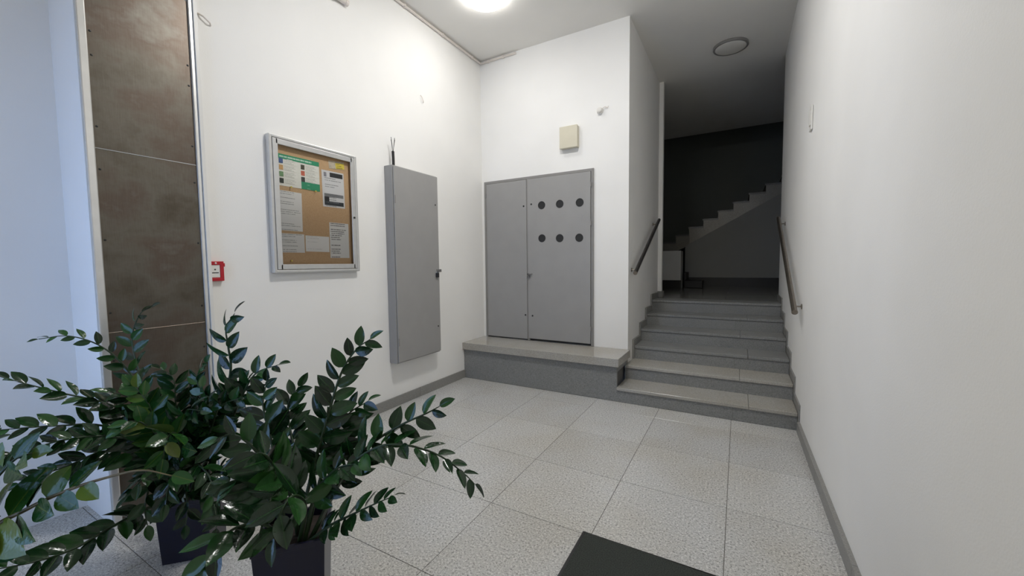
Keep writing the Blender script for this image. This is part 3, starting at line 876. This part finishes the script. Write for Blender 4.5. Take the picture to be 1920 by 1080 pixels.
STEMS_BACK = [
    ([(-2.349, 0.889, 0.256), (-2.195, 0.944, 0.621), (-2.117, 0.973, 0.889), (-2.106, 0.965, 1.021), (-2.117, 0.965, 1.11), (-2.083, 0.989, 1.178)], 0.35, 9, 0.105, 0),
    ([(-2.337, 0.895, 0.256), (-2.116, 0.93, 0.59), (-1.999, 0.965, 0.805), (-1.926, 0.991, 0.909), (-1.817, 1.033, 0.952)], 0.35, 9, 0.09, 0),
    ([(-2.419, 0.849, 0.257), (-2.53, 0.827, 0.516), (-2.663, 0.818, 0.802), (-2.742, 0.811, 1.019), (-2.685, 0.831, 1.159), (-2.62, 0.859, 1.198)], 0.45, 9, 0.07, 0),
    ([(-2.43, 0.843, 0.257), (-2.445, 0.804, 0.651), (-2.493, 0.715, 0.918), (-2.521, 0.639, 1.044), (-2.576, 0.554, 1.102), (-2.619, 0.472, 1.099)], 0.3, 13, 0.058, 0),
    ([(-2.417, 0.828, 0.269), (-2.4, 0.749, 0.653), (-2.44, 0.621, 0.797), (-2.489, 0.506, 0.87), (-2.505, 0.41, 0.935), (-2.503, 0.345, 0.983)], 0.28, 13, 0.08, 0),
    ([(-2.404, 0.813, 0.28), (-2.403, 0.709, 0.592), (-2.417, 0.594, 0.712), (-2.447, 0.476, 0.749), (-2.47, 0.395, 0.766), (-2.503, 0.308, 0.779)], 0.28, 12, 0.08, 0),
    ([(-2.404, 0.812, 0.267), (-2.343, 0.708, 0.58), (-2.355, 0.592, 0.678), (-2.368, 0.471, 0.707), (-2.389, 0.39, 0.698), (-2.392, 0.319, 0.695)], 0.3, 14, 0.062, 0),
    ([(-2.392, 0.807, 0.26), (-2.38, 0.716, 0.517), (-2.408, 0.602, 0.597), (-2.434, 0.494, 0.575), (-2.456, 0.423, 0.562), (-2.492, 0.367, 0.544)], 0.3, 11, 0.078, 0),
    ([(-2.343, 0.8, 0.265), (-2.255, 0.694, 0.337), (-2.183, 0.553, 0.358), (-2.15, 0.432, 0.351), (-2.119, 0.336, 0.378), (-2.121, 0.246, 0.41)], 0.3, 9, 0.085, 0),
    ([(-2.395, 0.862, 0.257), (-2.377, 0.869, 0.532), (-2.39, 0.852, 0.724), (-2.404, 0.853, 0.855), (-2.462, 0.824, 0.908)], 0.35, 10, 0.078, 0),
    ([(-2.384, 0.869, 0.257), (-2.354, 0.905, 0.523), (-2.335, 0.929, 0.709), (-2.349, 0.931, 0.856), (-2.316, 0.955, 0.922)], 0.35, 10, 0.078, 0),
    ([(-2.394, 0.841, 0.268), (-2.393, 0.789, 0.509), (-2.397, 0.732, 0.711), (-2.411, 0.685, 0.812), (-2.431, 0.63, 0.849)], 0.35, 10, 0.08, 0),
    ([(-2.348, 0.867, 0.268), (-2.179, 0.866, 0.525), (-2.07, 0.871, 0.698), (-2.018, 0.883, 0.777), (-1.913, 0.923, 0.819)], 0.35, 8, 0.092, 0),
    ([(-2.335, 0.84, 0.272), (-2.159, 0.786, 0.539), (-2.071, 0.732, 0.689), (-2.001, 0.681, 0.712), (-1.969, 0.648, 0.645)], 0.4, 7, 0.1, 1),
    ([(-2.302, 0.87, 0.266), (-2.099, 0.871, 0.44), (-1.958, 0.873, 0.475), (-1.821, 0.88, 0.448)], 0.3, 7, 0.075, 0),
    ([(-2.346, 0.833, 0.259), (-2.235, 0.761, 0.457), (-2.173, 0.687, 0.556), (-2.144, 0.632, 0.52), (-2.138, 0.586, 0.477)], 0.35, 7, 0.085, 0),
    ([(-2.324, 0.846, 0.259), (-2.161, 0.803, 0.456), (-2.036, 0.787, 0.544), (-1.916, 0.784, 0.506), (-1.859, 0.765, 0.428)], 0.35, 7, 0.085, 0),
    ([(-2.383, 0.847, 0.268), (-2.324, 0.806, 0.517), (-2.328, 0.745, 0.669), (-2.325, 0.731, 0.774), (-2.365, 0.693, 0.878)], 0.35, 10, 0.08, 1),
    ([(-2.371, 0.854, 0.268), (-2.234, 0.836, 0.551), (-2.144, 0.829, 0.699), (-2.047, 0.846, 0.809), (-2.09, 0.826, 0.88)], 0.35, 10, 0.084, 0),
    ([(-2.312, 0.841, 0.265), (-2.133, 0.772, 0.454), (-2.048, 0.734, 0.542), (-2.013, 0.684, 0.529), (-1.981, 0.651, 0.454)], 0.35, 7, 0.09, 0),
    ([(-2.384, 0.891, 0.245), (-2.375, 0.98, 0.459), (-2.363, 1.046, 0.638), (-2.338, 1.091, 0.744), (-2.24, 1.151, 0.814)], 0.35, 9, 0.085, 0),
    ([(-2.383, 0.847, 0.263), (-2.285, 0.782, 0.511), (-2.23, 0.73, 0.645), (-2.236, 0.664, 0.74), (-2.242, 0.614, 0.734)], 0.35, 9, 0.085, 1),
    ([(-2.371, 0.853, 0.263), (-2.221, 0.82, 0.535), (-2.138, 0.786, 0.691), (-2.081, 0.778, 0.777), (-2.007, 0.797, 0.783)], 0.35, 8, 0.092, 0),
    ([(-2.333, 0.818, 0.271), (-2.231, 0.74, 0.456), (-2.181, 0.677, 0.476), (-2.154, 0.641, 0.397), (-2.131, 0.637, 0.325)], 0.4, 5, 0.085, 0),
    ([(-2.311, 0.831, 0.271), (-2.144, 0.766, 0.454), (-2.061, 0.745, 0.474), (-1.997, 0.73, 0.395), (-1.992, 0.716, 0.323)], 0.4, 5, 0.085, 0),
    ([(-2.277, 0.85, 0.271), (-2.061, 0.812, 0.441), (-1.928, 0.797, 0.472), (-1.858, 0.787, 0.405), (-1.858, 0.769, 0.323)], 0.4, 5, 0.085, 0),
]
STEMS_EDGE = [
    ([(-2.239, 0.155, 0.406), (-2.088, 0.228, 0.548), (-1.955, 0.298, 0.638), (-1.853, 0.372, 0.693), (-1.762, 0.449, 0.724), (-1.688, 0.503, 0.737), (-1.618, 0.553, 0.713)], 0.22, 7, 0.115, 1),
    ([(-2.254, 0.146, 0.406), (-2.134, 0.207, 0.625), (-2.03, 0.251, 0.737), (-1.957, 0.286, 0.808), (-1.898, 0.309, 0.829)], 0.35, 6, 0.105, 1),
    ([(-2.304, 0.14, 0.391), (-2.346, 0.173, 0.542), (-2.402, 0.196, 0.665), (-2.372, 0.242, 0.749), (-2.339, 0.286, 0.777)], 0.35, 8, 0.09, 0),
    ([(-2.299, 0.12, 0.398), (-2.378, 0.086, 0.547), (-2.47, 0.04, 0.634), (-2.576, -0.019, 0.653)], 0.35, 8, 0.09, 0),
]

rnd = random.Random(11)
def leaf_mesh(name, width, fold, droop, mat, seed):
    rr = random.Random(seed)
    bm = bmesh.new()
    rows = 8
    prev = None
    grid = []
    for j in range(rows + 1):
        t = j / rows
        hw = width * (math.sin(PI * min(1, t ** .85)) ** .72) * .5 if 0 < t < 1 else 0.0
        if t > .8:
            hw *= 1.0 - .25 * (t - .8) / .2
        zc = -droop * t * t
        wav = .012 * math.sin(7 * t + rr.random())
        if hw < 1e-4:
            grid.append([bm.verts.new((0, t, zc))])
        else:
            grid.append([bm.verts.new((-hw, t, zc + fold * hw + wav)), bm.verts.new((-hw * .5, t, zc + fold * hw * .35)), bm.verts.new((0, t, zc)), bm.verts.new((hw * .5, t, zc + fold * hw * .35)), bm.verts.new((hw, t, zc + fold * hw - wav))])
    for a, b in zip(grid, grid[1:]):
        if len(a) == 1:
            for k in range(4):
                bm.faces.new((a[0], b[k + 1], b[k]))
        elif len(b) == 1:
            for k in range(4):
                bm.faces.new((a[k], a[k + 1], b[0]))
        else:
            for k in range(4):
                bm.faces.new((a[k], a[k + 1], b[k + 1], b[k]))
    bmesh.ops.recalc_face_normals(bm, faces=bm.faces[:])
    me = bpy.data.meshes.new(name)
    bm.to_mesh(me)
    bm.free()
    for p in me.polygons:
        p.use_smooth = True
    me.materials.append(mat)
    return me
LEAF = [leaf_mesh('leaf', w, f, d, M['leaf'], s) for s, (w, f, d) in enumerate(((.50, .32, .10), (.54, .24, .18), (.46, .40, .06), (.50, .28, .24)))]
LEAFL = [leaf_mesh('leaf', w, f, d, M['leaf_light'], s) for s, (w, f, d) in enumerate(((.60, .26, .12), (.66, .2, .18), (.56, .34, .08)))]

def pot(root, corner, ang, wt, wb, h, base):
    """Square tapered planter, corner is its nearest right-hand top corner."""
    u = Vector((math.cos(ang), math.sin(ang), 0))
    b = Vector((-math.sin(ang), math.cos(ang), 0))
    c = Vector((base.x, base.y, 0))
    def ring(bm, w, z):
        return [bm.verts.new(c + u * sx * w / 2 + b * sy * w / 2 + Vector((0, 0, z)) - base) for sx, sy in ((-1, -1), (1, -1), (1, 1), (-1, 1))]
    bm = bmesh.new()
    rings = [ring(bm, wb, .001), ring(bm, wt, h - .02), ring(bm, wt + .006, h - .018), ring(bm, wt + .006, h), ring(bm, wt - .016, h), ring(bm, wt - .02, h - .045)]
    for r0, r1 in zip(rings, rings[1:]):
        for k in range(4):
            bm.faces.new((r0[k], r0[(k + 1) % 4], r1[(k + 1) % 4], r1[k]))
    bm.faces.new(list(reversed(rings[0])))
    bm.faces.new(rings[-1])
    bmesh.ops.recalc_face_normals(bm, faces=bm.faces[:])
    link('pot', bm, M['pot'], root)
    bm = bmesh.new()
    n = 6
    g = [[bm.verts.new(c + u * (wt - .026) * (i / n - .5) + b * (wt - .026) * (j / n - .5) + Vector((0, 0, h - .035 + rnd.uniform(-.004, .006))) - base) for i in range(n + 1)] for j in range(n + 1)]
    for j in range(n):
        for i in range(n):
            bm.faces.new((g[j][i], g[j][i + 1], g[j + 1][i + 1], g[j + 1][i]))
    link('soil', bm, M['soil'], root)

def plant(base, label, stems, ang, wt, wb, h, brown=False):
    base = Vector(base)
    root = thing('potted_plant', base, label, 'plant', 'glossy leaved plants in square pots')
    pot(root, None, ang, wt, wb, h, base)
    centre = Vector((base.x, base.y, h))
    for si, (pts, start, npair, ln, hue) in enumerate(stems):
        stop = .74 if brown and si == 0 else 1.0
        P = [Vector(p) for p in pts]
        # root the stem in the soil close to the pot's centre
        off = Vector((P[0].x - base.x, P[0].y - base.y, 0))
        if off.length > wt * .3:
            off = off.normalized() * wt * .3
        P[0] = Vector((base.x + off.x, base.y + off.y, h - .045))
        C_ = spline(P, 7)
        n = len(C_)
        r0 = .0085 if ln > .08 else .0065
        rad = [max(.0018, r0 * (1 - .8 * i / (n - 1))) for i in range(n)]
        so = link('stem', tube(bmesh.new(), [c - base for c in C_], rad, 7), M['stem_brown'] if brown and si == 0 else M['stem'], root, True)
        L = [0.0]
        for a, b in zip(C_, C_[1:]):
            L.append(L[-1] + (b - a).length)
        tot = L[-1]
        def at(s):
            for i in range(n - 1):
                if L[i + 1] >= s:
                    f = (s - L[i]) / max(1e-9, L[i + 1] - L[i])
                    return C_[i].lerp(C_[i + 1], f), (C_[min(i + 2, n - 1)] - C_[max(i - 1, 0)]).normalized()
            return C_[-1], (C_[-1] - C_[-2]).normalized()
        out = (P[-1] - centre)
        out.z = 0
        if out.length < 1e-3:
            out = Vector((0, -1, 0))
        out.normalize()
        roll_ = rnd.uniform(-.5, .5)
        for k in range(npair * 2 + 1):
            last = k == npair * 2
            s = tot * (1.0 if last else start + (stop - start) * (k / (npair * 2)))
            p, t = at(s)
            upv = Vector((.50, -.50, .85)) + out * .1
            if abs(t.z) > .75:                      # upright part: leaves face outward
                upv = Vector((.75, -.55, .40)) - out * t.z * .25
            nrm = (upv - t * upv.dot(t)).normalized()
            nrm = (Matrix.Rotation(roll_ + rnd.uniform(-.25, .25), 3, t) @ nrm).normalized()
            side = t.cross(nrm).normalized() * (1 if k % 2 else -1)
            a_ = math.radians(rnd.uniform(48, 66)) if not last else 0.05
            q = k / (npair * 2)
            a_ *= 1.0 - .35 * q
            d = (t * math.cos(a_) + side * math.sin(a_) + nrm * rnd.uniform(.0, .28)).normalized()
            d = (d + Vector((0, 0, -.10))).normalized()
            nn = (nrm - d * nrm.dot(d)).normalized()
            nn = (Matrix.Rotation(rnd.uniform(-.55, .55), 3, d) @ nn).normalized()
            xx = d.cross(nn).normalized()
            size = ln * 1.2 * (1.08 - .5 * abs(q - .35) ** 1.2 * 1.6) * rnd.uniform(.85, 1.12)
            size = max(size, ln * .5)
            lo = bpy.data.objects.new('leaf', rnd.choice(LEAFL if hue else LEAF))
            COL.objects.link(lo)
            lo.parent = so
            m = Matrix((xx, d, nn)).transposed().to_4x4()
            lo.matrix_local = Matrix.Translation(p - base + side * rad[-1]) @ m @ Matrix.Diagonal((size, size, size, 1))
    return root
plant((-1.469, .868, 0), 'dark glossy leaved plant in a navy pot, nearest to the middle of the floor', STEMS_FRONT, math.radians(48), .234, .20, .40)
plant((-2.334, .876, 0), 'bushy dark green plant in a square navy pot before the steel cladding', STEMS_BACK, math.radians(46), .215, .192, .30)
plant((-2.30, .10, 0), 'plant with pale green leaves and a browning stem reaching in at lower left', STEMS_EDGE, math.radians(30), .215, .192, .36, True)
